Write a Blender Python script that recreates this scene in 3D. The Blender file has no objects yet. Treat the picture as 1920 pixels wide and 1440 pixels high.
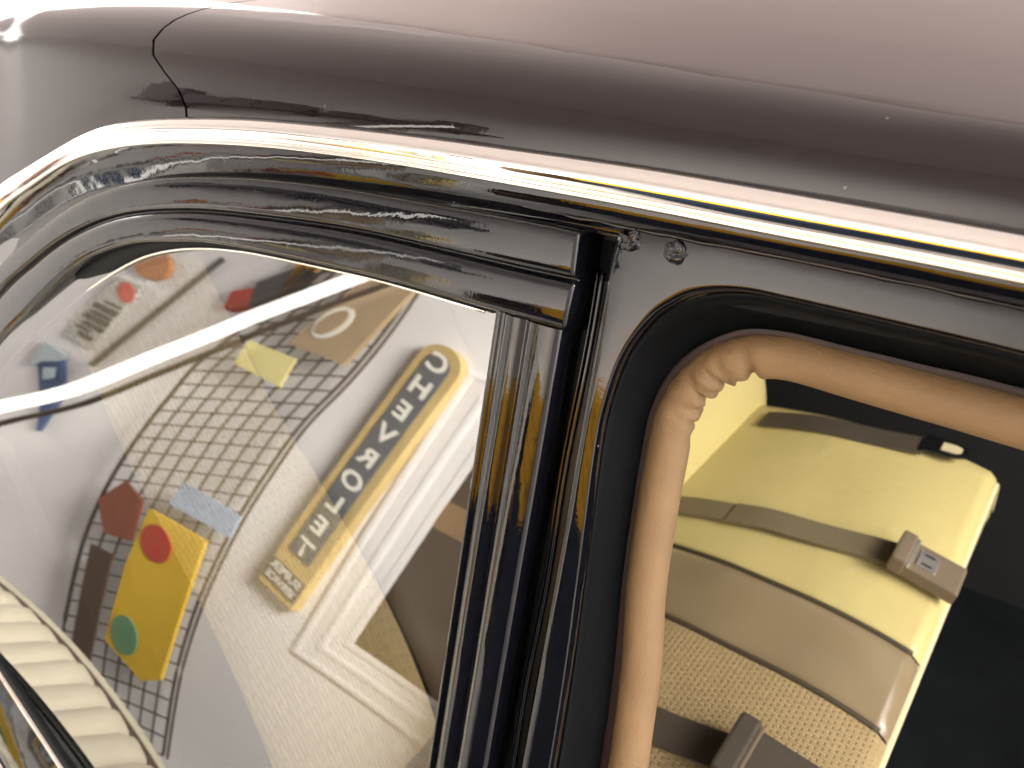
import bpy, bmesh, math, random
from mathutils import Vector, Matrix, noise

random.seed(7)
scene = bpy.context.scene
col = scene.collection
PI = math.pi

# ------------------------------------------------------------------ camera
# x = towards the front of the car, y = into the car, z = up
EYE = Vector((0.0, 0.0, 1.72))
cam_data = bpy.data.cameras.new('camera')
cam = bpy.data.objects.new('camera', cam_data)
col.objects.link(cam)
right = Vector((0.78541, 0.61781, -0.03811))
fwd = Vector((-0.55759, 0.67944, -0.47692))
up = right.cross(fwd)
right, up, fwd = right.normalized(), up.normalized(), fwd.normalized()
m = Matrix((right, up, -fwd)).transposed().to_4x4()
m.translation = EYE
cam.matrix_world = m
cam_data.sensor_width = 36.0
cam_data.lens = 36.0 * 1471.0 / 1920.0
cam_data.clip_start = 0.01
cam_data.clip_end = 200.0
cam_data.dof.use_dof = True
cam_data.dof.focus_distance = 0.36
cam_data.dof.aperture_fstop = 14.0
scene.camera = cam

# ------------------------------------------------------------------ world + lamps
world = bpy.data.worlds.new('World')
scene.world = world
world.use_nodes = True
bg = world.node_tree.nodes['Background']
bg.inputs['Color'].default_value = (1.0, 0.955, 0.915, 1)
bg.inputs['Strength'].default_value = 5.3


def area_lamp(name, loc, target, sx, sy, power, color):
    ld = bpy.data.lights.new(name, 'AREA')
    ld.shape = 'RECTANGLE'
    ld.size, ld.size_y, ld.energy, ld.color = sx, sy, power, color
    o = bpy.data.objects.new(name, ld)
    col.objects.link(o)
    o.location = loc
    d = Vector(target) - Vector(loc)
    o.rotation_euler = d.to_track_quat('-Z', 'Y').to_euler()
    return o


lamp = area_lamp('wall_fill_front', (0.60, -0.25, 2.35), (-2.1, -1.0, 0.85), 0.8, 0.6, 50, (1.0, 0.955, 0.91))  # unseen fill lamp added to brighten the mirrored wall
lamp.data.spread = math.radians(56)
lamp = area_lamp('wall_fill_rear', (-4.4, -0.05, 2.5), (-2.1, -0.95, 1.0), 0.9, 0.6, 13, (1.0, 0.955, 0.91))  # second added fill, evens out the wall from the rear
lamp.data.spread = math.radians(70)
lamp = area_lamp('seat_fill', (1.5, 1.15, 2.1), (-0.22, 1.10, 0.95), 0.8, 0.5, 4.6, (1.0, 0.92, 0.79))  # made-up lamp that brightens the seat
lamp.data.spread = math.radians(62)
area_lamp('far_wall_fill', (-3.6, 2.6, 2.9), (-4.6, 4.2, 1.4), 1.6, 0.8, 11, (1.0, 0.92, 0.82))  # added to lift the far wall mirrored in the roof

scene.view_settings.view_transform = 'Standard'
scene.view_settings.look = 'None'
scene.view_settings.exposure = 0.0
scene.view_settings.gamma = 1.0
scene.view_settings.use_curve_mapping = False
scene.cycles.use_adaptive_sampling = True
scene.cycles.adaptive_threshold = 0.03
scene.cycles.max_bounces = 6
scene.cycles.diffuse_bounces = 3
scene.cycles.glossy_bounces = 4
scene.cycles.transparent_max_bounces = 12
scene.cycles.sample_clamp_indirect = 6.0

# ------------------------------------------------------------------ materials
def new_mat(name):
    mt = bpy.data.materials.new(name)
    mt.use_nodes = True
    nt = mt.node_tree
    return mt, nt, nt.nodes['Principled BSDF']


def coords(nt, scale=1.0, kind='Object'):
    tc = nt.nodes.new('ShaderNodeTexCoord')
    return tc.outputs[kind]


def simple(name, color, rough=0.5, metallic=0.0, spec=0.5, bump=None, vary=None, coat=0.0, stretch=None):
    """bump=(scale, distance, detail)  vary=(scale, amount)"""
    mt, nt, b = new_mat(name)
    b.inputs['Base Color'].default_value = (*color, 1)
    b.inputs['Roughness'].default_value = rough
    b.inputs['Metallic'].default_value = metallic
    b.inputs['Specular IOR Level'].default_value = spec
    b.inputs['Coat Weight'].default_value = coat
    co = coords(nt)
    if stretch:
        mp = nt.nodes.new('ShaderNodeMapping')
        mp.inputs['Scale'].default_value = stretch
        nt.links.new(co, mp.inputs['Vector'])
        co = mp.outputs['Vector']
    if vary:
        n = nt.nodes.new('ShaderNodeTexNoise')
        n.inputs['Scale'].default_value = vary[0]
        n.inputs['Detail'].default_value = 5
        nt.links.new(co, n.inputs['Vector'])
        mx = nt.nodes.new('ShaderNodeMix')
        mx.data_type = 'RGBA'
        a = vary[1]
        mx.inputs['A'].default_value = tuple(max(0, c * (1 - a)) for c in color) + (1,)
        mx.inputs['B'].default_value = tuple(min(1, c * (1 + a)) for c in color) + (1,)
        nt.links.new(n.outputs['Fac'], mx.inputs['Factor'])
        nt.links.new(mx.outputs['Result'], b.inputs['Base Color'])
    if bump:
        n = nt.nodes.new('ShaderNodeTexNoise')
        n.inputs['Scale'].default_value = bump[0]
        n.inputs['Detail'].default_value = bump[2] if len(bump) > 2 else 2
        nt.links.new(co, n.inputs['Vector'])
        bp = nt.nodes.new('ShaderNodeBump')
        bp.inputs['Strength'].default_value = 1.0
        bp.inputs['Distance'].default_value = bump[1]
        nt.links.new(n.outputs['Fac'], bp.inputs['Height'])
        nt.links.new(bp.outputs['Normal'], b.inputs['Normal'])
    return mt


M = {}
def paint_mat(name, color, peel, dist, slow=8.0):
    """black car enamel: orange peel relief, a few dust specks"""
    mt, nt, b = new_mat(name)
    b.inputs['Base Color'].default_value = (*color, 1)
    b.inputs['Roughness'].default_value = 0.03
    b.inputs['IOR'].default_value = 1.52
    co = coords(nt)
    n = nt.nodes.new('ShaderNodeTexNoise')
    n.inputs['Scale'].default_value = peel
    n.inputs['Detail'].default_value = 1.5
    nt.links.new(co, n.inputs['Vector'])
    n2 = nt.nodes.new('ShaderNodeTexNoise')
    n2.inputs['Scale'].default_value = 26
    n2.inputs['Detail'].default_value = 2
    nt.links.new(co, n2.inputs['Vector'])
    ad = nt.nodes.new('ShaderNodeMath')
    ad.operation = 'MULTIPLY_ADD'
    ad.inputs[1].default_value = slow
    nt.links.new(n2.outputs['Fac'], ad.inputs[0])
    nt.links.new(n.outputs['Fac'], ad.inputs[2])
    bp = nt.nodes.new('ShaderNodeBump')
    bp.inputs['Strength'].default_value = 1.0
    bp.inputs['Distance'].default_value = dist
    nt.links.new(ad.outputs[0], bp.inputs['Height'])
    vo = nt.nodes.new('ShaderNodeTexVoronoi')
    vo.inputs['Scale'].default_value = 55
    nt.links.new(co, vo.inputs['Vector'])
    sp = nt.nodes.new('ShaderNodeMath')
    sp.operation = 'LESS_THAN'
    sp.inputs[1].default_value = 0.028
    nt.links.new(vo.outputs['Distance'], sp.inputs[0])
    sm = nt.nodes.new('ShaderNodeTexNoise')
    sm.inputs['Scale'].default_value = 14
    sm.inputs['Detail'].default_value = 6
    nt.links.new(co, sm.inputs['Vector'])
    rm = nt.nodes.new('ShaderNodeMapRange')
    rm.inputs['From Min'].default_value = 0.45
    rm.inputs['From Max'].default_value = 0.8
    rm.inputs['To Min'].default_value = 0.02
    rm.inputs['To Max'].default_value = 0.13
    nt.links.new(sm.outputs['Fac'], rm.inputs['Value'])
    nt.links.new(rm.outputs['Result'], b.inputs['Roughness'])
    mx = nt.nodes.new('ShaderNodeMix')
    mx.data_type = 'RGBA'
    mx.inputs['A'].default_value = (*color, 1)
    mx.inputs['B'].default_value = (0.14, 0.135, 0.13, 1)
    nt.links.new(sp.outputs[0], mx.inputs['Factor'])
    nt.links.new(mx.outputs['Result'], b.inputs['Base Color'])
    nt.links.new(bp.outputs['Normal'], b.inputs['Normal'])
    return mt


M['paint'] = paint_mat('black enamel', (0.004, 0.004, 0.006), 420, 0.00002, 20.0)
M['roof_paint'] = paint_mat('dark plum roof enamel', (0.010, 0.006, 0.007), 300, 0.00001, 0.0)
M['chrome'] = simple('polished chrome', (0.92, 0.90, 0.87), 0.045, 1.0, bump=(40, 0.00012, 1))
M['rubber'] = simple('black rubber', (0.004, 0.005, 0.006), 0.5, spec=0.10, bump=(300, 0.0001))
M['seal'] = simple('dark recess primer', (0.006, 0.007, 0.008), 0.35)
M['windlace'] = simple('tan leathercloth', (0.265, 0.168, 0.084), 0.6, spec=0.35, bump=(650, 0.0004, 3), vary=(45, 0.18))
M['yellow_vinyl'] = simple('cream yellow vinyl', (0.55, 0.46, 0.195), 0.42, spec=0.45, bump=(30, 0.0018, 6), vary=(6, 0.09))
M['tan_vinyl'] = simple('tan vinyl', (0.27, 0.205, 0.12), 0.22, spec=0.9, bump=(7, 0.010, 1), vary=(7, 0.10))
M['cream_vinyl'] = simple('cream piping vinyl', (0.66, 0.58, 0.36), 0.4)
M['pleat'] = simple('pale cream pleated vinyl', (0.50, 0.455, 0.34), 0.55, bump=(300, 0.0004, 2), vary=(14, 0.08))
M['seam'] = simple('dark stitched seam', (0.055, 0.042, 0.02), 0.7)
M['belt'] = simple('brown seat belt webbing', (0.17, 0.135, 0.075), 0.6, bump=(900, 0.0003), vary=(40, 0.15))
M['belt_dark'] = simple('dark brown seat belt webbing', (0.065, 0.05, 0.035), 0.65, bump=(900, 0.0003), vary=(40, 0.15))
M['buckle'] = simple('brown moulded buckle', (0.17, 0.13, 0.085), 0.4, vary=(60, 0.1))
M['button'] = simple('silver press button', (0.75, 0.73, 0.70), 0.25, 0.9)
M['steel'] = simple('dark steel latch', (0.06, 0.065, 0.08), 0.25, 0.9)
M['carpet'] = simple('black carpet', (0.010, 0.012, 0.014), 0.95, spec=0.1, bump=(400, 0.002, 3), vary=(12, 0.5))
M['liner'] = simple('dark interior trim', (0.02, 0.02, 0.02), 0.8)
M['wall'] = simple('off white painted wall', (0.80, 0.78, 0.755), 0.75, vary=(0.9, 0.05))
M['trim_white'] = simple('white gloss moulding', (0.82, 0.80, 0.77), 0.35)
M['floor'] = simple('grey sealed concrete', (0.52, 0.49, 0.46), 0.3, vary=(2, 0.12))
M['ceiling'] = simple('grey ceiling boards', (0.93, 0.87, 0.88), 0.8, vary=(0.7, 0.06))
M['far_wall'] = simple('beige far wall', (0.46, 0.395, 0.38), 0.8, vary=(0.8, 0.08))
M['sign_yellow'] = simple('worn yellow enamel', (0.50, 0.37, 0.15), 0.5, vary=(9, 0.25))
M['sign_grey'] = simple('blue grey enamel', (0.095, 0.11, 0.115), 0.5, vary=(14, 0.35))
M['sign_cream'] = simple('cream enamel', (0.74, 0.73, 0.64), 0.5)
M['sign_dark'] = simple('dark brown enamel', (0.10, 0.085, 0.07), 0.5)
M['wire'] = simple('brown wire', (0.045, 0.03, 0.016), 0.6)
M['card_yellow'] = simple('pale yellow card', (0.72, 0.64, 0.27), 0.7)
M['plate_red'] = simple('rust red plate', (0.21, 0.065, 0.035), 0.6, vary=(20, 0.3))
M['card_blue'] = simple('faded blue card', (0.36, 0.45, 0.58), 0.6, vary=(10, 0.35))
M['panel_yellow'] = simple('golden yellow board', (0.62, 0.40, 0.03), 0.5, vary=(6, 0.15))
M['oval_red'] = simple('red oval', (0.42, 0.055, 0.03), 0.5)
M['oval_green'] = simple('green oval', (0.12, 0.25, 0.13), 0.5)
M['brown'] = simple('brown leather', (0.075, 0.045, 0.027), 0.6)
M['tan_board'] = simple('tan wooden board', (0.36, 0.26, 0.15), 0.6, vary=(9, 0.2))
M['arrow_blue'] = simple('navy enamel', (0.05, 0.085, 0.18), 0.5, vary=(18, 0.4))
M['arrow_pale'] = simple('pale blue enamel', (0.45, 0.52, 0.55), 0.5)
M['plate_grey'] = simple('grey plate', (0.48, 0.48, 0.44), 0.5, vary=(12, 0.2))
M['plate_black'] = simple('black print', (0.07, 0.065, 0.06), 0.5)
M['orange'] = simple('orange disc', (0.50, 0.21, 0.08), 0.5, vary=(12, 0.25))
M['pane'] = simple('brown tinted pane', (0.035, 0.024, 0.014), 0.12)
M['cab_yellow'] = simple('yellow cabinet paint', (0.70, 0.36, 0.01), 0.3)
M['cab_blue'] = simple('dark blue cabinet paint', (0.012, 0.020, 0.035), 0.3)
M['warm_reflection'] = simple('warm pane reflection', (0.22, 0.13, 0.05), 0.4)


def lamp_mat(name, color, strength):
    mt, nt, b = new_mat(name)
    b.inputs['Base Color'].default_value = (0.8, 0.8, 0.8, 1)
    b.inputs['Emission Color'].default_value = (*color, 1)
    b.inputs['Emission Strength'].default_value = strength
    return mt


M['tube'] = lamp_mat('fluorescent tube', (1.0, 0.95, 0.86), 4.2)


def glass_mat():
    mt = bpy.data.materials.new('car window glass')
    mt.use_nodes = True
    nt = mt.node_tree
    nt.nodes.clear()
    out = nt.nodes.new('ShaderNodeOutputMaterial')
    mix = nt.nodes.new('ShaderNodeMixShader')
    fr = nt.nodes.new('ShaderNodeFresnel')
    fr.inputs['IOR'].default_value = 2.8      # both faces of the pane together
    tr = nt.nodes.new('ShaderNodeBsdfTransparent')
    tr.inputs['Color'].default_value = (0.70, 0.73, 0.69, 1)
    gl = nt.nodes.new('ShaderNodeBsdfGlossy')
    gl.inputs['Roughness'].default_value = 0.0
    gl.inputs['Color'].default_value = (1, 1, 1, 1)
    nt.links.new(fr.outputs[0], mix.inputs[0])
    nt.links.new(tr.outputs[0], mix.inputs[1])
    nt.links.new(gl.outputs[0], mix.inputs[2])
    nt.links.new(mix.outputs[0], out.inputs['Surface'])
    return mt


M['glass'] = glass_mat()


def cloth_mat():
    mt, nt, b = new_mat('woven tan seat cloth')
    co = coords(nt)
    mp = nt.nodes.new('ShaderNodeMapping')
    mp.inputs['Scale'].default_value = (70, 145, 70)
    nt.links.new(co, mp.inputs['Vector'])
    br = nt.nodes.new('ShaderNodeTexBrick')
    br.inputs['Scale'].default_value = 1.0
    br.inputs['Mortar Size'].default_value = 0.12
    br.inputs['Mortar Smooth'].default_value = 1.0
    br.inputs['Brick Width'].default_value = 0.9
    br.inputs['Row Height'].default_value = 0.6
    br.inputs['Color1'].default_value = (0.44, 0.32, 0.155, 1)
    br.inputs['Color2'].default_value = (0.39, 0.28, 0.135, 1)
    br.inputs['Mortar'].default_value = (0.35, 0.255, 0.125, 1)
    nt.links.new(mp.outputs[0], br.inputs['Vector'])
    nt.links.new(br.outputs['Color'], b.inputs['Base Color'])
    bp = nt.nodes.new('ShaderNodeBump')
    bp.inputs['Distance'].default_value = 0.0012
    bp.invert = True
    nt.links.new(br.outputs['Fac'], bp.inputs['Height'])
    nt.links.new(bp.outputs['Normal'], b.inputs['Normal'])
    b.inputs['Roughness'].default_value = 0.85
    return mt


M['cloth'] = cloth_mat()

# ------------------------------------------------------------------ helpers
THETA = math.radians(17.7)                      # tumblehome of the car's side
T = Vector((0, math.sin(THETA), math.cos(THETA)))
N = Vector((0, -math.cos(THETA), math.sin(THETA)))
P0 = EYE + Vector((-0.1720, 0.2581, -0.1021))   # top corner of the door


def S(x, v, w=0.0):
    """car side: x forward, v up along the leaning side, w outward"""
    return P0 + Vector((x, 0, 0)) + T * v + N * w


def mesh_obj(name, verts, faces, mat, parent=None, smooth=True, mats=None):
    me = bpy.data.meshes.new(name)
    me.from_pydata([tuple(v) for v in verts], [], faces)
    me.update()
    for mm in (mats or [mat]):
        me.materials.append(mm)
    if smooth:
        me.polygons.foreach_set('use_smooth', [True] * len(me.polygons))
    o = bpy.data.objects.new(name, me)
    col.objects.link(o)
    if parent is not None:
        o.parent = parent
    return o


def tag(o, label=None, cat=None, group=None, kind=None):
    if label: o['label'] = label
    if cat: o['category'] = cat
    if group: o['group'] = group
    if kind: o['kind'] = kind
    return o


def empty(name, loc=(0, 0, 0)):
    o = bpy.data.objects.new(name, None)
    col.objects.link(o)
    o.location = loc
    o.empty_display_size = 0.1
    return o


def smooth_curve(pts, n):
    """Catmull-Rom through points, resampled to n by arc length"""
    P = [Vector(p) for p in pts]
    P = [P[0] * 2 - P[1]] + P + [P[-1] * 2 - P[-2]]
    dense = []
    for i in range(1, len(P) - 2):
        for k in range(24):
            t = k / 24
            a, b, c, d = P[i - 1], P[i], P[i + 1], P[i + 2]
            dense.append(0.5 * ((2 * b) + (c - a) * t + (2 * a - 5 * b + 4 * c - d) * t * t + (3 * b - a - 3 * c + d) * t ** 3))
    dense.append(P[-2])
    L = [0]
    for i in range(1, len(dense)):
        L.append(L[-1] + (dense[i] - dense[i - 1]).length)
    out, j = [], 0
    for i in range(n):
        s = L[-1] * i / (n - 1)
        while j < len(L) - 2 and L[j + 1] < s:
            j += 1
        f = (s - L[j]) / max(1e-9, L[j + 1] - L[j])
        out.append(dense[j].lerp(dense[j + 1], max(0, min(1, f))))
    return out


def relax(c, it=3):
    for _ in range(it):
        c = [c[0]] + [(c[i - 1] + c[i] * 2 + c[i + 1]) / 4 for i in range(1, len(c) - 1)] + [c[-1]]
    return c


def loft_side(name, curves, profile, mat, parent, closed=False):
    """curves: equal-length lists of (x,v) Vectors; profile: (s, w) across the curves"""
    n = len(curves[0])
    verts, faces = [], []
    k = len(profile)
    for i in range(n):
        for (s, w) in profile:
            j = int(max(0, min(len(curves) - 2, math.floor(s))))
            p = curves[j][i].lerp(curves[j + 1][i], s - j)
            verts.append(S(p[0], p[1], w))
    for i in range(n - 1):
        for a in range(k - 1):
            faces.append((i * k + a, i * k + a + 1, (i + 1) * k + a + 1, (i + 1) * k + a))
    return mesh_obj(name, verts, faces, mat, parent)


def tube(name, pts, r, mat, parent=None, seg=10, caps=True, up_hint=Vector((0, 0, 1)), rfun=None):
    verts, faces = [], []
    n = len(pts)
    for i, p in enumerate(pts):
        t = (pts[min(n - 1, i + 1)] - pts[max(0, i - 1)]).normalized()
        a = t.cross(up_hint)
        if a.length < 1e-4:
            a = t.cross(Vector((1, 0, 0)))
        a.normalize()
        b = t.cross(a)
        for q in range(seg):
            ang = 2 * PI * q / seg
            rr = r if rfun is None else rfun(i / (n - 1), ang)
            verts.append(p + (a * math.cos(ang) + b * math.sin(ang)) * rr)
    for i in range(n - 1):
        for q in range(seg):
            faces.append((i * seg + q, i * seg + (q + 1) % seg, (i + 1) * seg + (q + 1) % seg, (i + 1) * seg + q))
    if caps:
        faces.append(tuple(range(seg - 1, -1, -1)))
        faces.append(tuple((n - 1) * seg + q for q in range(seg)))
    return mesh_obj(name, verts, faces, mat, parent)


def slab(name, front, back, mat, parent=None, bevel=0.0):
    """closed prism between two equal polygons"""
    n = len(front)
    verts = list(front) + list(back)
    faces = [tuple(range(n)), tuple(range(2 * n - 1, n - 1, -1))]
    for i in range(n):
        j = (i + 1) % n
        faces.append((i, n + i, n + j, j))
    o = mesh_obj(name, verts, faces, mat, parent, smooth=False)
    bm = bmesh.new()
    bm.from_mesh(o.data)
    bmesh.ops.recalc_face_normals(bm, faces=bm.faces)
    if bevel:
        bmesh.ops.bevel(bm, geom=list(bm.edges), offset=bevel, segments=2, affect='EDGES', profile=0.6)
    bm.to_mesh(o.data)
    bm.free()
    return o


def box(name, lo, hi, mat, parent=None, bevel=0.0):
    x0, y0, z0 = lo
    x1, y1, z1 = hi
    f = [Vector(p) for p in ((x0, y0, z0), (x1, y0, z0), (x1, y1, z0), (x0, y1, z0))]
    b = [p + Vector((0, 0, z1 - z0)) for p in f]
    return slab(name, f, b, mat, parent, bevel)


# ------------------------------------------------------------------ the room the car stands in
PSI = -0.1
WN = Vector((math.sin(PSI), -math.cos(PSI), 0))
WH = Vector((math.cos(PSI), math.sin(PSI), 0))


def W(h, z, off=0.0):
    """showroom wall opposite the car: h along the wall, z relative to eye height, off towards the car"""
    return EYE + WN * (1.1 - off) + WH * h + Vector((0, 0, z))


FLOOR = -1.72
o = mesh_obj('floor', [(-14, -8, 0), (10, -8, 0), (10, 10, 0), (-14, 10, 0)], [(0, 1, 2, 3)], M['floor'], smooth=False)
tag(o, kind='structure')
o = slab('showroom_wall', [W(-6, FLOOR), W(3.2, FLOOR), W(3.2, 1.5), W(-6, 1.5)],
         [W(-6, FLOOR, -0.15), W(3.2, FLOOR, -0.15), W(3.2, 1.5, -0.15), W(-6, 1.5, -0.15)], M['wall'])
tag(o, kind='structure')
o = box('ceiling', (-5.2, -1.6, 3.22), (1.6, 5.2, 3.34), M['ceiling'])
tag(o, kind='structure')
o = box('far_wall', (-8, 4.2, 0), (4, 4.35, 3.22), M['far_wall'])
tag(o, kind='structure')

# ------------------------------------------------------------------ the car: body
car = empty('car', (0, 0.6, 0))
tag(car, 'glossy black vintage sedan seen close at its roof edge, door frames and open front door', 'car')
car_inv = Matrix.Translation((0, -0.6, 0))


def part(o):
    """parent to the car keeping world position"""
    o.parent = car
    o.matrix_parent_inverse = car_inv
    return o


NL = 160
V2 = lambda l: [Vector((a, b, 0)) for a, b in l]
RAIL_TOP = relax(smooth_curve(V2([(-.90, -.54), (-.85, -.34), (-.76, -.20), (-.64, -.105), (-.5479, -.0504), (-.4989, -.0309), (-.4547, -.0144), (-.3957, .0066), (-.3436, .0171), (-.2825, .0235), (-.2146, .0280), (-.1528, .0296), (-.0978, .0302), (-.0371, .0299), (.0263, .0293), (.0743, .0277), (.1174, .0262), (.1508, .0248), (.30, .019), (.5, .010)]), NL), 4)
RAIL_BOT = relax(smooth_curve(V2([(-.865, -.56), (-.82, -.36), (-.735, -.225), (-.62, -.12), (-.5377, -.067), (-.4891, -.0452), (-.4453, -.0262), (-.4054, -.0126), (-.3516, -.0008), (-.2888, .0076), (-.2073, .0136), (-.142, .0155), (-.1044, .0159), (-.0313, .0152), (.0296, .0141), (.0793, .0126), (.1218, .0117), (.1549, .0107), (.30, .005), (.5, -.004)]), NL), 4)
C0 = relax(smooth_curve(V2([(-.78, -.54), (-.74, -.30), (-.66, -.185), (-.5653, -.1141), (-.514, -.0836), (-.4679, -.0590), (-.4262, -.0407), (-.388, -.0283), (-.3528, -.0193), (-.3201, -.0127), (-.2753, -.0067), (-.2198, -.001), (-.1519, .0027), (-.1127, .0033), (-.0368, .0042), (-.0142, .0041), (-.0034, .0038)]), NL), 2)
C1 = relax(smooth_curve(V2([(-.765, -.54), (-.73, -.32), (-.66, -.211), (-.5712, -.1391), (-.519, -.1080), (-.4722, -.0824), (-.4298, -.0635), (-.391, -.0499), (-.3552, -.0406), (-.3221, -.0344), (-.2766, -.0278), (-.2201, -.0227), (-.1513, -.0181), (-.1115, -.0171), (-.0342, -.0170), (-.0027, -.0165)]), NL), 2)
C2 = relax(smooth_curve(V2([(-.73, -.54), (-.70, -.37), (-.645, -.255), (-.5777, -.1860), (-.5211, -.1460), (-.4765, -.1150), (-.4333, -.0890), (-.394, -.0729), (-.3577, -.0618), (-.3241, -.0551), (-.278, -.0477), (-.2205, -.0433), (-.1504, -.0404), (-.1101, -.0392), (-.0453, -.0395), (-.004, -.0391)]), NL), 2)
C3 = relax(smooth_curve(V2([(-.72, -.56), (-.70, -.39), (-.66, -.285), (-.5996, -.2164), (-.5409, -.174), (-.4898, -.1405), (-.4431, -.1121), (-.4008, -.0891), (-.3622, -.0716), (-.3214, -.0593), (-.2833, -.052), (-.2586, -.0490), (-.2315, -.0466), (-.1594, -.0432), (-.118, -.0420), (-.0513, -.0425), (-.004, -.0420)]), NL), 2)

# roof: one cross-section per station, from the drip rail over the crown to the far side
HALF = 0.64
SEAM_X = -0.288
CROWN = [(0.6, -0.105), (0.3, -0.075), (0.0, -0.052), (-0.2, -0.036), (-0.45, -0.013), (-0.7, -0.005), (-0.9, -0.012), (-1.05, -0.036), (-1.2, -0.085), (-1.5, -0.25), (-1.9, -0.55)]
RPROF = [(0, 0), (.0020, .11), (.0041, .22), (.0064, .33), (.0092, .44), (.0128, .545), (.0178, .64), (.0250, .725), (.0350, .80), (.0490, .862), (.0670, .908), (.0900, .941), (.13, .965), (.2, .983), (.35, .996), (.64, 1.0)]


def crown(x):
    for (a, za), (b, zb) in zip(CROWN, CROWN[1:]):
        if b <= x <= a:
            f = (a - x) / (a - b)
            return za + (zb - za) * f
    return CROWN[0][1] if x > 0 else CROWN[-1][1]


def crown_s(x):
    tot = wsum = 0.0
    for k in range(-12, 13):
        wg = math.exp(-(k / 5.5) ** 2)
        tot += wg * crown(x + 0.03 * k)
        wsum += wg
    return tot / wsum


_rt = sorted([(p[0], p[1]) for p in RAIL_TOP])


def rail_v(x):
    if x <= _rt[0][0]:
        return _rt[0][1]
    for (a, va), (b, vb) in zip(_rt, _rt[1:]):
        if a <= x <= b:
            return va + (vb - va) * (x - a) / max(1e-6, b - a)
    return _rt[-1][1]


def roof_section(x):
    """x here is relative to P0.x"""
    xw = x + P0.x
    zc = EYE.z + crown_s(xw)
    drop = max(0.0, -(xw + 0.95))
    inset = 0.30 * drop ** 2
    base = S(x, rail_v(x) - 0.004, 0.002)
    sh = S(x, max(0.031, rail_v(x)), 0.0035)
    if xw < -0.7:
        sh.z += min(0.0, crown_s(xw) + 0.006)
    base.y += inset
    sh.y += inset
    pts = [base]
    for k in range(1, 7):
        pts.append(base.lerp(sh, k / 7))
    yc = P0.y + HALF
    hgt = zc - sh.z
    sc = min(1.15, hgt / 0.067)
    prof = [Vector((sh.x, sh.y + dy * (sc if dy < .1 else 1), sh.z + f * hgt)) for dy, f in RPROF]
    prof[-1].y = max(yc, prof[-2].y + .05)
    pts += smooth_curve(prof, 70)
    # the seam and the panels beside it sweep rearward round the shoulder
    near = math.exp(-((x - SEAM_X) / 0.16) ** 2)
    for p in pts[1:]:
        f = max(0.0, min(1.0, (p.z - sh.z) / max(1e-4, hgt) / 0.62))
        f = f * f * (3 - 2 * f)
        p.x -= 0.046 * near * f * max(0.0, 1 - (p.y - sh.y) / 0.40)
    n = len(pts)
    for k in range(n - 2, -1, -1):
        p = pts[k]
        pts.append(Vector((p.x, 2 * yc - p.y, p.z)))
    return pts


def roof_mesh(name, xs):
    secs = [roof_section(x) for x in xs]
    k = len(secs[0])
    verts = []
    for i, s in enumerate(secs):
        verts += s
    faces = []
    for i in range(len(secs) - 1):
        for a in range(k - 1):
            faces.append((i * k + a, i * k + a + 1, (i + 1) * k + a + 1, (i + 1) * k + a))
    return mesh_obj(name, verts, faces, M['roof_paint'])




g = 0.0013
front_xs = [SEAM_X + g + (0.55 - SEAM_X) * (i / 59) for i in range(60)]
o1 = part(roof_mesh('roof_panel', front_xs))
rear_xs = [-1.75 + (SEAM_X - g + 1.75) * (i / 89) for i in range(90)]
o2 = part(roof_mesh('roof_panel', rear_xs))
o1['label'] = 'glossy dark roof skin ahead of the seam'
o2['label'] = 'rear roof skin curving down behind the seam'
sx = roof_section(SEAM_X)
sv = []
for i, p in enumerate(sx):
    a, b = sx[max(0, i - 1)], sx[min(len(sx) - 1, i + 1)]
    tg = (b - a).normalized()
    nn = Vector((0, -tg.z, tg.y)).normalized()
    sv += [p - nn * 0.0035 + Vector((-0.006, 0, 0)), p - nn * 0.0035 + Vector((0.006, 0, 0))]
part(mesh_obj('roof_seam', sv, [(2 * i, 2 * i + 1, 2 * i + 3, 2 * i + 2) for i in range(len(sx) - 1)], M['seal']))
# headliner below the roof skin
hs = []
hx = [-1.6, -1.2, -0.8, -0.4, 0.0, 0.5]
for x in hx:
    z = EYE.z - 0.10 + min(0, crown_s(x + P0.x) + 0.05)
    for j in range(9):
        y = P0.y + 0.06 + (2 * HALF - 0.12) * j / 8
        hs.append(Vector((x + P0.x, y, z + 0.02 * math.sin(PI * j / 8))))
part(mesh_obj('headliner', hs, [(i * 9 + j, i * 9 + j + 1, (i + 1) * 9 + j + 1, (i + 1) * 9 + j) for i in range(5) for j in range(8)], M['liner']))

# small oblong dark plug on the rear roof side
def oblong(name, c, du, dv, L, Wd, th, mat):
    pts = []
    for k in range(20):
        a = 2 * PI * k / 20
        cx = (L - Wd) / 2 * (1 if math.cos(a) > 0 else -1) if abs(math.cos(a)) > 1e-6 else 0
        pts.append(c + du * (cx + Wd / 2 * math.cos(a)) + dv * (Wd / 2 * math.sin(a)))
    nn = du.cross(dv).normalized() * th
    return slab(name, [p + nn for p in pts], [p - nn for p in pts], mat)


# chrome drip moulding
rail_profile = [(0.0, -0.004), (0.0, 0.004), (0.025, 0.0070), (0.07, 0.0088), (0.17, 0.0108), (0.28, 0.0122), (0.40, 0.0130), (0.52, 0.0131), (0.63, 0.0126), (0.73, 0.0117), (0.81, 0.0106), (0.86, 0.0097), (0.885, 0.0098), (0.92, 0.0110), (0.96, 0.0115), (1.0, 0.0109), (1.015, 0.0085), (1.0, -0.004)]
o = part(loft_side('drip_moulding', [[p + Vector((0, 0.0026, 0)) for p in RAIL_TOP], [p + Vector((0, 0.0020, 0)) for p in RAIL_BOT]], rail_profile, M['chrome'], None))
o['label'] = 'polished chrome drip moulding along the roof edge'

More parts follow.
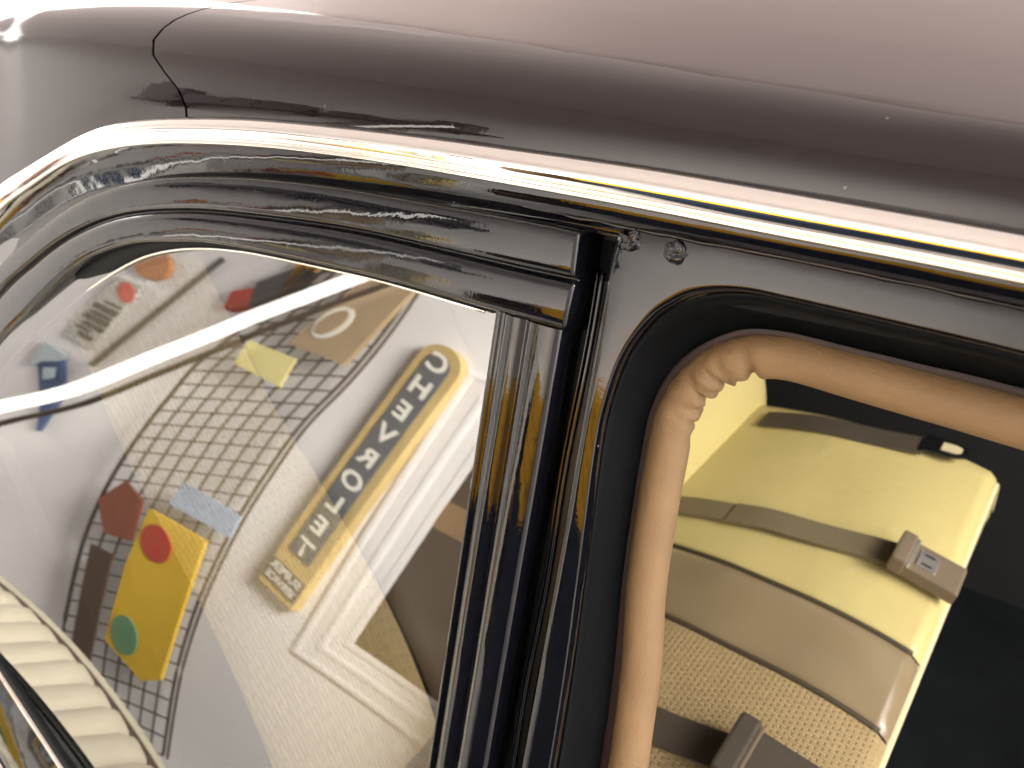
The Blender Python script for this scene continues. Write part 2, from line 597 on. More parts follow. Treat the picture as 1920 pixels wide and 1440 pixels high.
# painted flange above the closed rear door
o = part(loft_side('body_flange', [RAIL_BOT, C0], [(-0.1, 0.0), (0.0, 0.0), (0.15, -0.0015), (0.30, -0.0055), (0.40, -0.0065), (0.62, -0.0060), (0.78, -0.0062), (0.84, -0.0075), (0.86, -0.018)], M['paint'], None))
# dark gap behind the door edges
gap = relax(smooth_curve(V2([(p[0], p[1]) for p in C0[::8]] + [(.010, .0)]), NL), 1)
o = part(loft_side('door_gap_seal', [RAIL_BOT, C1], [(0.3, -0.020), (1.0, -0.020)], M['rubber'], None))

# ------------------------------------------------------------------ rear door
door_prof = [
    (0.00, -0.020), (0.00, -0.006), (0.012, -0.0028), (0.04, -0.0010), (0.08, -0.0003), (0.14, 0.0), (0.30, 0.0002), (0.55, 0.0002), (0.80, 0.0), (0.90, -0.0004),
    (0.95, -0.0014), (0.985, -0.0046), (1.01, -0.0062), (1.04, -0.0055), (1.07, -0.0035), (1.12, -0.0024), (1.25, -0.0019), (1.55, -0.0019), (1.82, -0.0022), (1.92, -0.0030), (1.97, -0.0050), (2.0, -0.0090), (2.0, -0.014)]
door = part(loft_side('rear_door', [C0, C1, C2], door_prof, M['paint'], None))
door['label'] = 'closed rear door frame in glossy black with a grooved edge'


def sub(o, parent_obj):
    o.parent = parent_obj
    o.matrix_parent_inverse = Matrix.Identity(4)
    # parent_obj already carries the car offset in its own matrices; both are built in world space
    o.matrix_parent_inverse = (car.matrix_basis @ parent_obj.matrix_parent_inverse).inverted() if parent_obj.parent is car else Matrix.Identity(4)
    return o


# end cap of the frame at the door's front edge
def end_cap(name, curves, prof, i, dx):
    verts = []
    for (s, w) in prof:
        j = int(max(0, min(len(curves) - 2, math.floor(s))))
        p = curves[j][i].lerp(curves[j + 1][i], s - j)
        verts.append(S(p[0], p[1], w))
    n = len(verts)
    out = list(verts)
    for (ox, ow) in ((0.0012, -0.0006), (0.0018, -0.0020), (0.0018, -0.02)):
        out += [v + Vector((ox, 0, 0)) + N * ow for v in verts]
    faces = []
    for r in range(3):
        for a in range(n - 1):
            faces.append((r * n + a, r * n + a + 1, (r + 1) * n + a + 1, (r + 1) * n + a))
    return mesh_obj(name, out, faces, M['paint'])


sub(end_cap('frame_end', [C0, C1, C2], door_prof[1:-1], NL - 1, 0), door)

# black weather strip between frame and glass
sub(loft_side('glass_run_seal', [C2, C3], [(-0.2, -0.013), (0.1, -0.0125), (0.5, -0.0135), (0.85, -0.0150), (1.0, -0.0175), (1.15, -0.022)], M['rubber'], None), door)
trim_pts = [S(p[0], p[1], -0.0145) for p in C3[:-8]]
sub(tube('glass_edge_trim', trim_pts, 0.0010, M['chrome'], None, 8), door)

# upright at the front of the rear door: x -0.043 .. -0.004
up_prof = [(-0.0440, -0.020), (-0.0440, -0.0105), (-0.0432, -0.0075), (-0.0415, -0.0068), (-0.0400, -0.0072), (-0.0390, -0.0085), (-0.0380, -0.0075), (-0.0360, -0.0052), (-0.0300, -0.0043), (-0.0262, -0.0047), (-0.0250, -0.0062), (-0.0240, -0.0062), (-0.0226, -0.0044), (-0.0180, -0.0030), (-0.0110, -0.0026), (-0.0070, -0.0030), (-0.0052, -0.0042), (-0.0042, -0.0065), (-0.0038, -0.020)]
verts, faces = [], []
vs = [-0.0392 - 0.0035 * i for i in range(150)]
for i, v in enumerate(vs):
    for (x, w) in up_prof:
        wob = 0.00035 * noise.noise(Vector((x * 60, v * 9, 3.1)))
        verts.append(S(x - 0.004 * max(0, (-v - .26)) , v, w + wob))
k = len(up_prof)
for i in range(len(vs) - 1):
    for a in range(k - 1):
        faces.append((i * k + a, i * k + a + 1, (i + 1) * k + a + 1, (i + 1) * k + a))
sub(mesh_obj('door_upright', verts, faces, M['paint']), door)

# window glass, gently bowed sheet
GU, GV, GT, GX, GVV = -0.25, 0.05, 0.12, -0.30, -0.25
verts, faces = [], []
nx, nv = 60, 50
for i in range(nx):
    x = -0.74 + (0.74 - 0.038) * i / (nx - 1)
    for j in range(nv):
        v = -0.60 + (0.60 - 0.036) * j / (nv - 1)
        u, q = x - GX, v - GVV
        verts.append(S(x, v, -0.018 - (GU * u * u + GV * q * q) / 2 - GT * u * q))
for i in range(nx - 1):
    for j in range(nv - 1):
        faces.append((i * nv + j, (i + 1) * nv + j, (i + 1) * nv + j + 1, i * nv + j + 1))
glass = sub(mesh_obj('window_glass', verts, faces, M['glass']), door)
glass['label'] = 'bowed side window pane mirroring the showroom wall'

# belt line mouldings under the glass
def belt_strip(name, prof, mat):
    verts, faces = [], []
    xs = [-0.80 + 0.80 * i / 60 for i in range(61)]
    for x in xs:
        for (v, w) in prof:
            verts.append(S(x, v - 0.20 * (x + 0.575), w))
    k = len(prof)
    for i in range(60):
        for a in range(k - 1):
            faces.append((i * k + a, i * k + a + 1, (i + 1) * k + a + 1, (i + 1) * k + a))
    return sub(mesh_obj(name, verts, faces, mat), door)


belt_strip('belt_seal', [(-0.541, -0.0185), (-0.5415, -0.0160), (-0.545, -0.0145), (-0.549, -0.0150), (-0.553, -0.0145)], M['rubber'])
belt_strip('belt_chrome_lip', [(-0.553, -0.0150), (-0.5535, -0.0128), (-0.5550, -0.0118), (-0.5570, -0.0126), (-0.5578, -0.0150)], M['chrome'])
belt_strip('belt_panel', [(-0.5578, -0.0145), (-0.564, -0.0115), (-0.590, -0.0060), (-0.620, -0.0025), (-0.629, -0.0032), (-0.632, -0.0070)], M['paint'])
belt_strip('belt_moulding', [(-0.632, -0.002), (-0.634, 0.004), (-0.641, 0.006), (-0.650, 0.005), (-0.657, 0.0)], M['chrome'])
belt_strip('door_skin', [(-0.657, 0.0), (-0.70, 0.006), (-0.85, 0.020), (-1.05, 0.03), (-1.20, 0.0)], M['paint'])

# ------------------------------------------------------------------ centre pillar and front door opening
OUT = V2([(.0135, -.56), (.0135, -.25), (.0135, -.15), (.013, -.09), (.0125, -.062), (.012, -.040), (.0115, -.018), (.0115, -.002), (.016, .009), (.045, .0130), (.075, .0125), (.122, .0115), (.155, .0105), (.30, .005), (.5, -.004)])
INN = V2([(.036, -.56), (.0305, -.2428), (.0259, -.1439), (.0222, -.0874), (.0225, -.0640), (.0262, -.0430), (.0345, -.0265), (.043, -.0178), (.0534, -.0116), (.0696, -.0076), (.0894, -.0073), (.125, -.0079), (.1589, -.0088), (.30, -.014), (.5, -.022)])
WLO = V2([(.053, -.56), (.0404, -.2554), (.0300, -.1533), (.0268, -.0891), (.0274, -.0709), (.0325, -.0544), (.0400, -.0430), (.0500, -.0340), (.0621, -.0274), (.0793, -.0248), (.1043, -.0250), (.1300, -.0252), (.1612, -.0255), (.30, -.031), (.5, -.039)])
WLI = V2([(.074, -.56), (.0611, -.2419), (.0490, -.1445), (.0460, -.0826), (.0467, -.0699), (.0523, -.0573), (.0560, -.0525), (.0621, -.0474), (.0720, -.0430), (.0876, -.0409), (.1100, -.0415), (.1279, -.0425), (.1662, -.0439), (.30, -.050), (.5, -.058)])


def match(curves, per=14):
    """piecewise Catmull-Rom at equal parameters so the curves stay in step"""
    res = []
    for c in curves:
        P = [c[0] * 2 - c[1]] + c + [c[-1] * 2 - c[-2]]
        outp = []
        for i in range(1, len(P) - 2):
            for k in range(per):
                t = k / per
                a, b, cc, d = P[i - 1], P[i], P[i + 1], P[i + 2]
                outp.append(0.5 * ((2 * b) + (cc - a) * t + (2 * a - 5 * b + 4 * cc - d) * t * t + (3 * b - a - 3 * cc + d) * t ** 3))
        outp.append(P[-2])
        res.append(relax(outp, 4))
    return res


OUTc, INNc, WLOc, WLIc = match([OUT, INN, WLO, WLI])
o = part(loft_side('door_pillar', [OUTc, INNc], [(0, -0.022), (0, -0.010), (0.02, -0.0065), (0.06, -0.0045), (0.15, -0.0038), (0.5, -0.0036), (0.88, -0.0036), (0.93, -0.0037), (0.965, -0.0044), (0.99, -0.0070), (1.0, -0.012)], M['paint'], None))
o['label'] = 'glossy black centre pillar sweeping into the roof header'
pillar = o
o = part(loft_side('door_opening_seal', [INNc, WLOc], [(0.0, -0.0105), (0.05, -0.0100), (0.16, -0.0115), (0.24, -0.0160), (0.32, -0.0260), (0.55, -0.036), (0.85, -0.044), (1.15, -0.052), (1.6, -0.06)], M['rubber'], None))
# ridge in the gap between door and pillar
for (x, w, r) in ((0.0056, -0.0125, 0.0013), (0.0002, -0.0175, 0.0010), (0.0095, -0.016, 0.0012)):
    sub(tube('gap_flange', [S(x + 0.0006 * math.sin(i * .3), 0.0 - 0.012 - 0.0056 * i, w) for i in range(98)], r, M['paint'], None, 8), pillar)
bk = [S(-.012, .012, -.021), S(.02, .012, -.021), S(.02, -.57, -.021), S(-.012, -.57, -.021)]
sub(mesh_obj('gap_backing', bk, [(0, 1, 2, 3)], M['seal'], smooth=False), pillar)
# sealer bead along the header
bead = smooth_curve([Vector((x, v, 0)) for x, v in ((-.045, .0098), (-.0096, .0085), (.0209, .0080), (.0484, .0075), (.0769, .0075), (.1212, .0066), (.1556, .0054), (.3, .0), (.5, -.009))], 120)
random.seed(3)
bp_ = [S(p[0], p[1] + 0.0006 * noise.noise(Vector((p[0] * 90, 0, 0))), -0.0035) for p in bead]
sub(tube('sealer_bead', bp_, 0.0013, M['paint'], None, 8, rfun=lambda t, a: 0.0009 + 0.0005 * noise.noise(Vector((t * 60, 1, 2)))), pillar)
# two painted weld lumps on the header
for cx, cv, rr in ((.0205, .0035, .0042), (.0405, .0020, .0044)):
    verts, faces = [], []
    for a in range(9):
        ph = PI / 2 * a / 8
        for b in range(20):
            th = 2 * PI * b / 20
            n_ = 1 + 0.75 * noise.noise(Vector((math.cos(th) * 1.7 + cx * 300, math.sin(th) * 1.7, a * .35)))
            verts.append(S(cx + rr * n_ * math.sin(ph + .02) * math.cos(th) * 1.15, cv + rr * n_ * math.sin(ph + .02) * math.sin(th), -.0042 + .0020 * math.cos(ph) * n_))
    for a in range(8):
        for b in range(20):
            faces.append((a * 20 + b, a * 20 + (b + 1) % 20, (a + 1) * 20 + (b + 1) % 20, (a + 1) * 20 + b))
    sub(mesh_obj('weld_lump', verts, faces, M['paint']), pillar)

# ------------------------------------------------------------------ windlace (padded welt round the opening)
CEN = [a.lerp(b, 0.5) for a, b in zip(WLOc, WLIc)]
CEN = smooth_curve(CEN, 520)
wl_pts = [S(p[0], p[1], -0.046) for p in CEN]
# where the welt turns the corner (arc parameter)
lens = [0]
for a, b in zip(CEN, CEN[1:]):
    lens.append(lens[-1] + (b - a).length)
ci = min(range(len(CEN)), key=lambda i: (CEN[i] - Vector((.050, -.050, 0))).length)
tc = ci / (len(CEN) - 1)
TOT = lens[-1]
FOLDS = [(-.0330, .0030, .25), (-.0225, .0014, .45), (-.0165, .0018, .50), (-.0110, .0010, .55), (-.0070, .0016, .70), (-.0025, .0011, .55), (.0020, .0018, .75), (.0062, .0009, .35), (.0115, .0016, .40), (.0190, .0030, .65)]


def wl_rad(t, ang):
    s = (t - tc) * TOT
    r = 0.00955
    inner = 0.5 + 0.5 * math.cos(ang - INNER)
    if abs(s) < 0.045:
        for (fs, wd, dp) in FOLDS:
            d = s - fs - 0.0022 * math.sin(ang * 1.0 + fs * 400)
            r -= 0.0042 * dp * math.exp(-(d / wd) ** 2) * (0.12 + inner ** 1.5)
            r += 0.0009 * dp * math.exp(-((d - 2.0 * wd) / (1.4 * wd)) ** 2) * inner
        env = math.exp(-(s / 0.025) ** 2)
        r += env * 0.0009 * noise.noise(Vector((s * 260, math.cos(ang) * 2, math.sin(ang) * 2)))
    r += 0.00022 * noise.noise(Vector((s * 60, math.cos(ang) * 1.5, math.sin(ang) * 1.5)))
    return r


# inner direction in the tube's own frame: towards the opening (found from the frame used in tube())
i0 = ci
tdir = (wl_pts[i0 + 1] - wl_pts[i0 - 1]).normalized()
aa = tdir.cross(Vector((0, 0, 1))).normalized()
bb = tdir.cross(aa)
toin = (T * -0.7 + Vector((0.7, 0, 0))).normalized()
INNER = math.atan2(toin.dot(bb), toin.dot(aa))
welt = part(tube('windlace', wl_pts, 0.0095, M['windlace'], None, 40, rfun=wl_rad))
welt['label'] = 'padded tan welt round the door opening, wrinkled at the corner'
# its sewn flange tucked behind the seal, with a dark red edge at the pillar
sub(loft_side('welt_flange', [WLOc, WLIc], [(-0.14, -0.0420), (-0.02, -0.0415), (0.2, -0.044)], simple('dark maroon edge', (0.018, 0.006, 0.007), 0.5), None), welt)

# ------------------------------------------------------------------ interior: floor, trims, front seat
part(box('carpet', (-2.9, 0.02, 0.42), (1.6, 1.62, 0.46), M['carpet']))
part(box('rear_dark_backing', (-2.25, 0.30, 0.47), (-2.2, 1.61, 1.30), M['liner']))  # added panel, keeps the bright floor out of the view through the glass
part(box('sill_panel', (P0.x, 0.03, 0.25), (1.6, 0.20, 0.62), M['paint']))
far = part(box('far_door', (-2.9, 1.62, 0.40), (1.6, 1.70, 1.56), M['liner']))  # built solid up to the roof so the cabin stays dark
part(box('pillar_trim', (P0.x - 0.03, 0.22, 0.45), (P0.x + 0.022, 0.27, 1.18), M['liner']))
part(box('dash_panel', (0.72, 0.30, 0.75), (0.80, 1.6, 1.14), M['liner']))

ZS = EYE.z - 0.75
SEAT_B, SEAT_F = -0.47, -0.062            # back crease and front edge


def seat_z(x, y):
    t = (x - SEAT_B) / (SEAT_F - SEAT_B)          # 0 back .. 1 front
    z = 0.006 - 0.060 * max(0, 0.45 - t) ** 1.7 * 1.5 - 0.16 * max(0, t - 0.62) ** 2.2
    ye = max(0, 0.30 - y) * 0.8 + max(0, y - 1.27) * 2.0
    return ZS + z - ye * ye * 2.0 + 0.0025 * noise.noise(Vector((x * 7, y * 7, 1.3)))


BANDS = [(0.30, 0.686, 'cloth', 'cloth_insert', 'woven tan cloth insert'), (0.690, 0.822, 'tan_vinyl', 'vinyl_band', 'glossy tan vinyl band'), (0.826, 1.52, 'yellow_vinyl', 'vinyl_cushion', 'cream yellow vinyl')]
seat = None


def cushion_band(name, y0, y1, mat, ny):
    verts, faces = [], []
    nxx = 60
    for i in range(nxx):
        t = i / (nxx - 1)
        x = SEAT_B + (SEAT_F - SEAT_B) * t
        for j in range(ny):
            y = y0 + (y1 - y0) * j / (ny - 1)
            edge = min(j, ny - 1 - j)
            dz = (-0.006, -0.0018, 0)[min(edge, 2)]
            if j in (1, 2):
                y = y0 + (0.004, 0.010)[j - 1]
            if j in (ny - 2, ny - 3):
                y = y1 - (0.004, 0.010)[ny - 2 - j]
            verts.append(Vector((x, y, seat_z(x, y) + dz)))
    # front face rolls down to the piping and below
    for (dx, dzz) in ((0.010, -0.010), (0.014, -0.028), (0.010, -0.05), (0.0, -0.20)):
        for j in range(ny):
            base = verts[(nxx - 1) * ny + j]
            verts.append(base + Vector((dx, 0, dzz)))
    rows = nxx + 4
    for i in range(rows - 1):
        for j in range(ny - 1):
            faces.append((i * ny + j, (i + 1) * ny + j, (i + 1) * ny + j + 1, i * ny + j + 1))
    return mesh_obj(name, verts, faces, mat)


seat = part(cushion_band('front_seat', 0.826, 1.39, M['yellow_vinyl'], 40))
seat['label'] = 'front bench seat in cream yellow and tan upholstery'
sub(cushion_band('vinyl_band', 0.690, 0.822, M['tan_vinyl'], 20), seat)['label'] = 'glossy tan vinyl band of the cushion'
sub(cushion_band('cloth_insert', 0.24, 0.686, M['cloth'], 34), seat)['label'] = 'woven tan cloth insert of the cushion'
for y in (0.688, 0.824):
    sub(tube('seam', [Vector((SEAT_B + (SEAT_F - SEAT_B) * i / 60, y, seat_z(SEAT_B + (SEAT_F - SEAT_B) * i / 60, y) - 0.0042)) for i in range(61)], 0.0042, M['seam'], None, 8), seat)
pip = [Vector((SEAT_F + 0.012, 0.25 + 1.14 * i / 80, seat_z(SEAT_F, 0.25 + 1.14 * i / 80) - 0.022)) for i in range(81)]
sub(tube('piping', pip, 0.0052, M['cream_vinyl'], None, 10), seat)
# backrest leaning away towards the rear: cloth and cream vinyl, middle bands coloured dark for the dim interior
def back_band(name, y0, y1, mat, ny, tall=1.0):
    verts, faces = [], []
    for i in range(30):
        t = i / 29
        for j in range(ny):
            y = y0 + (y1 - y0) * j / (ny - 1)
            edge = min(j, ny - 1 - j)
            bulge = 0.045 * math.sin(PI * min(1, t * 1.25 + .08)) - (0.007, 0.002, 0)[min(edge, 2)]
            verts.append(Vector((SEAT_B + 0.015 - t * 0.275 * tall + bulge, y + (0.055 * t * (1 - j / (ny - 1)) if y0 < 0.3 else 0), ZS - 0.06 + t * 0.56 * tall)))
    for i in range(29):
        for j in range(ny - 1):
            faces.append((i * ny + j, i * ny + j + 1, (i + 1) * ny + j + 1, (i + 1) * ny + j))
    nf = len(faces)
    nb = len(verts)
    for (dx, dz) in ((-0.385 * tall, 0.485 * tall), (-0.26, -0.35)):
        for j in range(ny):
            y = y0 + (y1 - y0) * j / (ny - 1)
            verts.append(Vector((SEAT_B + dx, y, ZS + dz)))
    for j in range(ny - 1):
        faces.append((29 * ny + j, 29 * ny + j + 1, nb + j + 1, nb + j))
        faces.append((nb + j, nb + j + 1, nb + ny + j + 1, nb + ny + j))
    # near end panel
    faces.append(tuple([i * ny for i in range(30)] + [nb, nb + ny]))
    bo = mesh_obj(name, verts, faces, None, mats=[mat, M['liner']])
    for pl in bo.data.polygons[nf:]:
        pl.material_index = 1
        pl.use_smooth = False
    return sub(bo, seat)


back_band('backrest', 0.826, 1.33, M['yellow_vinyl'], 24, 0.72)
back_band('backrest_band', 0.690, 0.822, M['brown'], 10, 0.8)
back_band('backrest_insert', 0.205, 0.40, M['cloth'], 14)
back_band('backrest_centre', 0.404, 0.686, M['brown'], 14, 0.9)


# ------------------------------------------------------------------ seat belts on the cushion
def strap(name, y0, y1, x0, x1, width, mat, lift=0.004, th=0.0022):
    n = 40
    verts, faces = [], []
    for i in range(n):
        t = i / (n - 1)
        x = x0 + (x1 - x0) * t
        y = y0 + (y1 - y0) * t
        for (dy, dz) in ((-width / 2, 0), (width / 2, 0), (width / 2, th), (-width / 2, th)):
            verts.append(Vector((x, y + dy, seat_z(x, y) + lift + dz + 0.002 * math.sin(t * 7))))
    for i in range(n - 1):
        for a in range(4):
            faces.append((i * 4 + a, i * 4 + (a + 1) % 4, (i + 1) * 4 + (a + 1) % 4, (i + 1) * 4 + a))
    faces += [(3, 2, 1, 0), tuple((n - 1) * 4 + a for a in range(4))]
    return part(mesh_obj(name, verts, faces, mat, smooth=False))


def local_box(name, c, ax, ay, az, sx, sy, sz, mat, bev):
    f = [c + ax * (i * sx / 2) + ay * (j * sy / 2) - az * (sz / 2) for i, j in ((-1, -1), (1, -1), (1, 1), (-1, 1))]
    b = [p + az * sz for p in f]
    return slab(name, f, b, mat, None, bev)


def buckle(belt, x, y, pitch, sc=1.0, dark=False):
    ax = Vector((math.cos(pitch), 0, -math.sin(pitch)))
    az = Vector((math.sin(pitch), 0, math.cos(pitch)))
    ay = Vector((0, 1, 0))
    c = Vector((x, y, seat_z(x, y) + 0.018))
    mat = M['belt_dark'] if dark else M['buckle']
    a = local_box('buckle', c, ax, ay, az, 0.085 * sc, 0.062 * sc, 0.020, mat, 0.004)
    sub(a, belt)
    sub(local_box('buckle_collar', c - ax * 0.036 * sc + az * 0.005, ax, ay, az, 0.020 * sc, 0.068 * sc, 0.026, mat, 0.004), belt)
    sub(local_box('buckle_edge', c - ax * 0.024 * sc + az * 0.0125, ax, ay, az, 0.004, 0.064 * sc, 0.004, M['button'] if not dark else M['buckle'], 0.001), belt)
    if not dark:
        sub(local_box('press_button', c - ax * 0.004 * sc + az * 0.0105, ax, ay, az, 0.026, 0.036, 0.003, M['button'], 0.001), belt)
        for q in (-1, 1):
            sub(local_box('button_mark', c - ax * 0.004 * sc + ay * (q * 0.010) + az * 0.0122, ax, ay, az, 0.014, 0.003, 0.001, M['steel'], 0.0), belt)


b2 = strap('seat_belt', 0.905, 0.965, -0.45, -0.115, 0.046, M['belt'])
b2['label'] = 'brown lap belt with square buckle at the middle of the seat'
sub_b = strap('seat_belt', 0.922, 0.968, -0.345, -0.115, 0.050, M['belt'], lift=0.0075)
sub(sub_b, b2); sub_b.name = 'belt_end'
buckle(b2, -0.082, 0.958, 0.22)
b1 = strap('seat_belt', 0.510, 0.545, -0.38, -0.17, 0.048, M['belt_dark'])
b1['label'] = 'dark brown lap belt on the near cloth insert'
buckle(b1, -0.128, 0.540, 0.12, 1.15, True)
b3 = strap('seat_belt', 1.225, 1.270, -0.42, -0.16, 0.056, M['belt_dark'])
b3['label'] = 'dark brown lap belt with steel latch at the far side'
c = Vector((-0.135, 1.278, seat_z(-0.135, 1.278) + 0.012))
pts_o = [(-.03, -.026), (.016, -.026), (.036, -.015), (.036, .015), (.016, .026), (-.03, .026)]
lp = slab('latch_plate', [c + Vector((a, b, 0.002)) for a, b in pts_o], [c + Vector((a, b, -0.002)) for a, b in pts_o], M['steel'])
sub(lp, b3)
lh = slab('latch_hole', [c + Vector((a * .45 + .012, b * .5, 0.003)) for a, b in pts_o], [c + Vector((a * .45 + .012, b * .5, 0.0022)) for a, b in pts_o], M['cream_vinyl'])
sub(lh, b3)

# ------------------------------------------------------------------ pleated pad seen through the rear glass
rs = part(box('rear_seat', (-1.75, 0.40, 0.55), (-0.95, 1.55, 0.90), M['liner'], None, 0.03))

# pleated bench standing in the aisle, mirrored in the lower corner of the glass
bench = empty('pleated_bench', (-1.5, -0.30, 0.0))
tag(bench, 'long bench with pleated pale cream vinyl top beside the car', 'bench')


def bkeep(o):
    o.parent = bench
    o.matrix_parent_inverse = Matrix.Translation(bench.location).inverted()
    return o


bench_z = EYE.z - 1.0


def bench_y(x):
    return -0.328 + 0.23 * (x + 1.04)


for i in range(19):
    xa = -2.25 + i * 0.0830
    verts, faces = [], []
    nA, nB = 11, 14
    jit = random.uniform(-.004, .004)
    for a in range(nA):
        fa = a / (nA - 1)
        x = xa + 0.0765 * fa
        for b in range(nB):
            fb = b / (nB - 1)
            h = 0.026 * (math.sin(PI * min(1, max(0, fa))) ** 0.42) - 0.026
            h += 0.004 * noise.noise(Vector((x * 9, fb * 3, 4.2)))
            drop = -0.05 * max(0, (0.14 - fb) / .14) ** 2
            verts.append(Vector((x + jit * fb, bench_y(x) + 0.30 * fb, bench_z + h + drop)))
    for a in range(nA - 1):
        for b in range(nB - 1):
            faces.append((a * nB + b, (a + 1) * nB + b, (a + 1) * nB + b + 1, a * nB + b + 1))
    bkeep(mesh_obj('pleat', verts, faces, M['pleat']))
edge = [Vector((-2.25 + 1.577 * i / 50, bench_y(-2.25 + 1.577 * i / 50) - 0.010, bench_z - 0.050)) for i in range(51)]
bkeep(tube('edge_roll', edge, 0.012, M['pleat'], None, 12))
f = [Vector((x, bench_y(x) + d, 0.0)) for x, d in ((-2.25, 0.0), (-0.675, 0.0), (-0.675, 0.22), (-2.25, 0.22))]
bkeep(slab('bench_base', f, [p + Vector((0, 0, bench_z - 0.034)) for p in f], M['brown']))

# ------------------------------------------------------------------ things along the showroom wall (seen in the glass)
def W2(pts, off):
    return [W(h, z, off) for h, z in pts]


def board(name, pts, off, th, mat, parent=None, bevel=0.0):
    return slab(name, W2(pts, off), W2(pts, off - th), mat, parent, bevel)


def ellipse(cx, cz, ra, rb, rot, n=28):
    return [(cx + ra * math.cos(a) * math.cos(rot) - rb * math.sin(a) * math.sin(rot), cz + ra * math.cos(a) * math.sin(rot) + rb * math.sin(a) * math.cos(rot)) for a in [2 * PI * k / n for k in range(n)]]


# dealer sign
sg = empty('dealer_sign', W(-1.48, -0.905, 0.0))
tag(sg, 'tall yellow framed CHEVROLET sign with rounded top hung on the wall', 'sign')


def keep(o, root):
    o.parent = root
    o.matrix_parent_inverse = Matrix.Translation(root.location).inverted()
    return o


ax0 = Vector((-1.2685, -0.125)); ax1 = Vector((-1.4815, -0.905))
adir = (ax1 - ax0).normalized()
aup = Vector((-adir.y, adir.x)) * -1.0
if aup.x < 0: aup = -aup
HW = 0.0590
Ls = (ax1 - ax0).length


def sign_outline(hw, start, end, roundtop=True):
    pts = []
    if roundtop:
        for k in range(17):
            a = PI * k / 16
            q = ax0 + adir * start - aup * (hw * math.cos(a)) - adir * (hw * math.sin(a))
            pts.append((q.x, q.y))
    else:
        for s in (-1, 1):
            q = ax0 + adir * start + aup * (s * hw)
            pts.append((q.x, q.y))
    for s in (1, -1):
        q = ax0 + adir * end + aup * (s * hw)
        pts.append((q.x, q.y))
    return pts


keep(board('sign_board', sign_outline(HW, 0, Ls), 0.030, 0.03, M['sign_yellow']), sg)
keep(board('lettering_field', sign_outline(HW * 0.60, 0.004, Ls - 0.135), 0.0335, 0.003, M['sign_grey']), sg)
keep(board('lower_plate', sign_outline(HW * 0.93, Ls - 0.088, Ls - 0.022, False), 0.0335, 0.003, M['sign_dark']), sg)


def text_mesh(s, size):
    cu = bpy.data.curves.new('lettering', 'FONT')
    cu.body = s
    cu.size = size
    cu.align_x = 'CENTER'
    cu.align_y = 'CENTER'
    cu.offset = size * 0.035
    cu.extrude = 0.0
    cu.resolution_u = 4
    ob = bpy.data.objects.new('lettering', cu)
    col.objects.link(ob)
    dg = bpy.context.evaluated_depsgraph_get()
    me = bpy.data.meshes.new_from_object(ob.evaluated_get(dg))
    bpy.data.objects.remove(ob)
    return me


def lettering(name, txt, size, along, off, mat, sx=1.0, sy=1.0):
    """upright text on the sign: x across the board, y up the board"""
    me = text_mesh(txt, size)
    for v in me.vertices:
        q = ax0 + adir * (along - v.co.y * sy) - aup * (v.co.x * sx)
        v.co = W(q.x, q.y, off)
    me.materials.clear()
    me.materials.append(mat)
    o = bpy.data.objects.new(name, me)
    col.objects.link(o)
    return keep(o, sg)


l0, l1 = -0.004, Ls - 0.166
for i, ch in enumerate('CHEVROLET'):
    lettering('letter', ch, 0.076, l0 + (l1 - l0) * i / 8, 0.0350, M['sign_cream'], 1.02, 0.92)
lettering('small_lettering', 'SUPER', 0.036, Ls - 0.071, 0.0350, M['sign_cream'], 1.0, .9)
lettering('small_lettering', 'SERVICE', 0.030, Ls - 0.038, 0.0350, M['sign_cream'], .9, 1.0)

# wire display grid
GRc = smooth_curve([Vector((a, b, 0)) for a, b in ((-1.33, .30), (-1.371, .116), (-1.385, .032), (-1.405, -.060), (-1.435, -.164), (-1.473, -.271), (-1.54, -.431), (-1.588, -.602), (-1.622, -.743), (-1.652, -.91), (-1.672, -1.074), (-1.680, -1.277), (-1.665, -1.528))], 60)
GLc = smooth_curve([Vector((a, b, 0)) for a, b in ((-1.62, .06), (-1.712, -.115), (-1.806, -.29), (-1.86, -.389), (-1.896, -.49), (-1.937, -.61), (-1.978, -.751), (-2.010, -.891), (-2.032, -1.049), (-2.042, -1.233), (-2.044, -1.379), (-2.026, -1.611))], 60)
grid = empty('wire_display_grid', W(-1.85, -1.60, 0.05))
tag(grid, 'tall curved brown wire grid panel hung with plates and cards', 'wire grid')
NC = 8
for k in range(NC + 1):
    f = k / NC
    keep(tube('upright_wire', [W(a.lerp(b, f)[0], a.lerp(b, f)[1], 0.05) for a, b in zip(GLc, GRc)], 0.0042 if k in (0, NC) else 0.0026, M['wire'], None, 6), grid)
keep(tube('upright_wire', [W(p[0] + 0.016, p[1], 0.05) for p in GRc], 0.0036, M['wire'], None, 6), grid)
NR = 34
GRs = smooth_curve(GRc, NR); GLs = smooth_curve(GLc, NR)
for k in range(NR):
    a, b = GLs[k], GRs[k]
    keep(tube('cross_wire', [W(a.lerp(b, f)[0], a.lerp(b, f)[1], 0.053) for f in (0, .25, .5, .75, 1)], 0.0026, M['wire'], None, 6), grid)

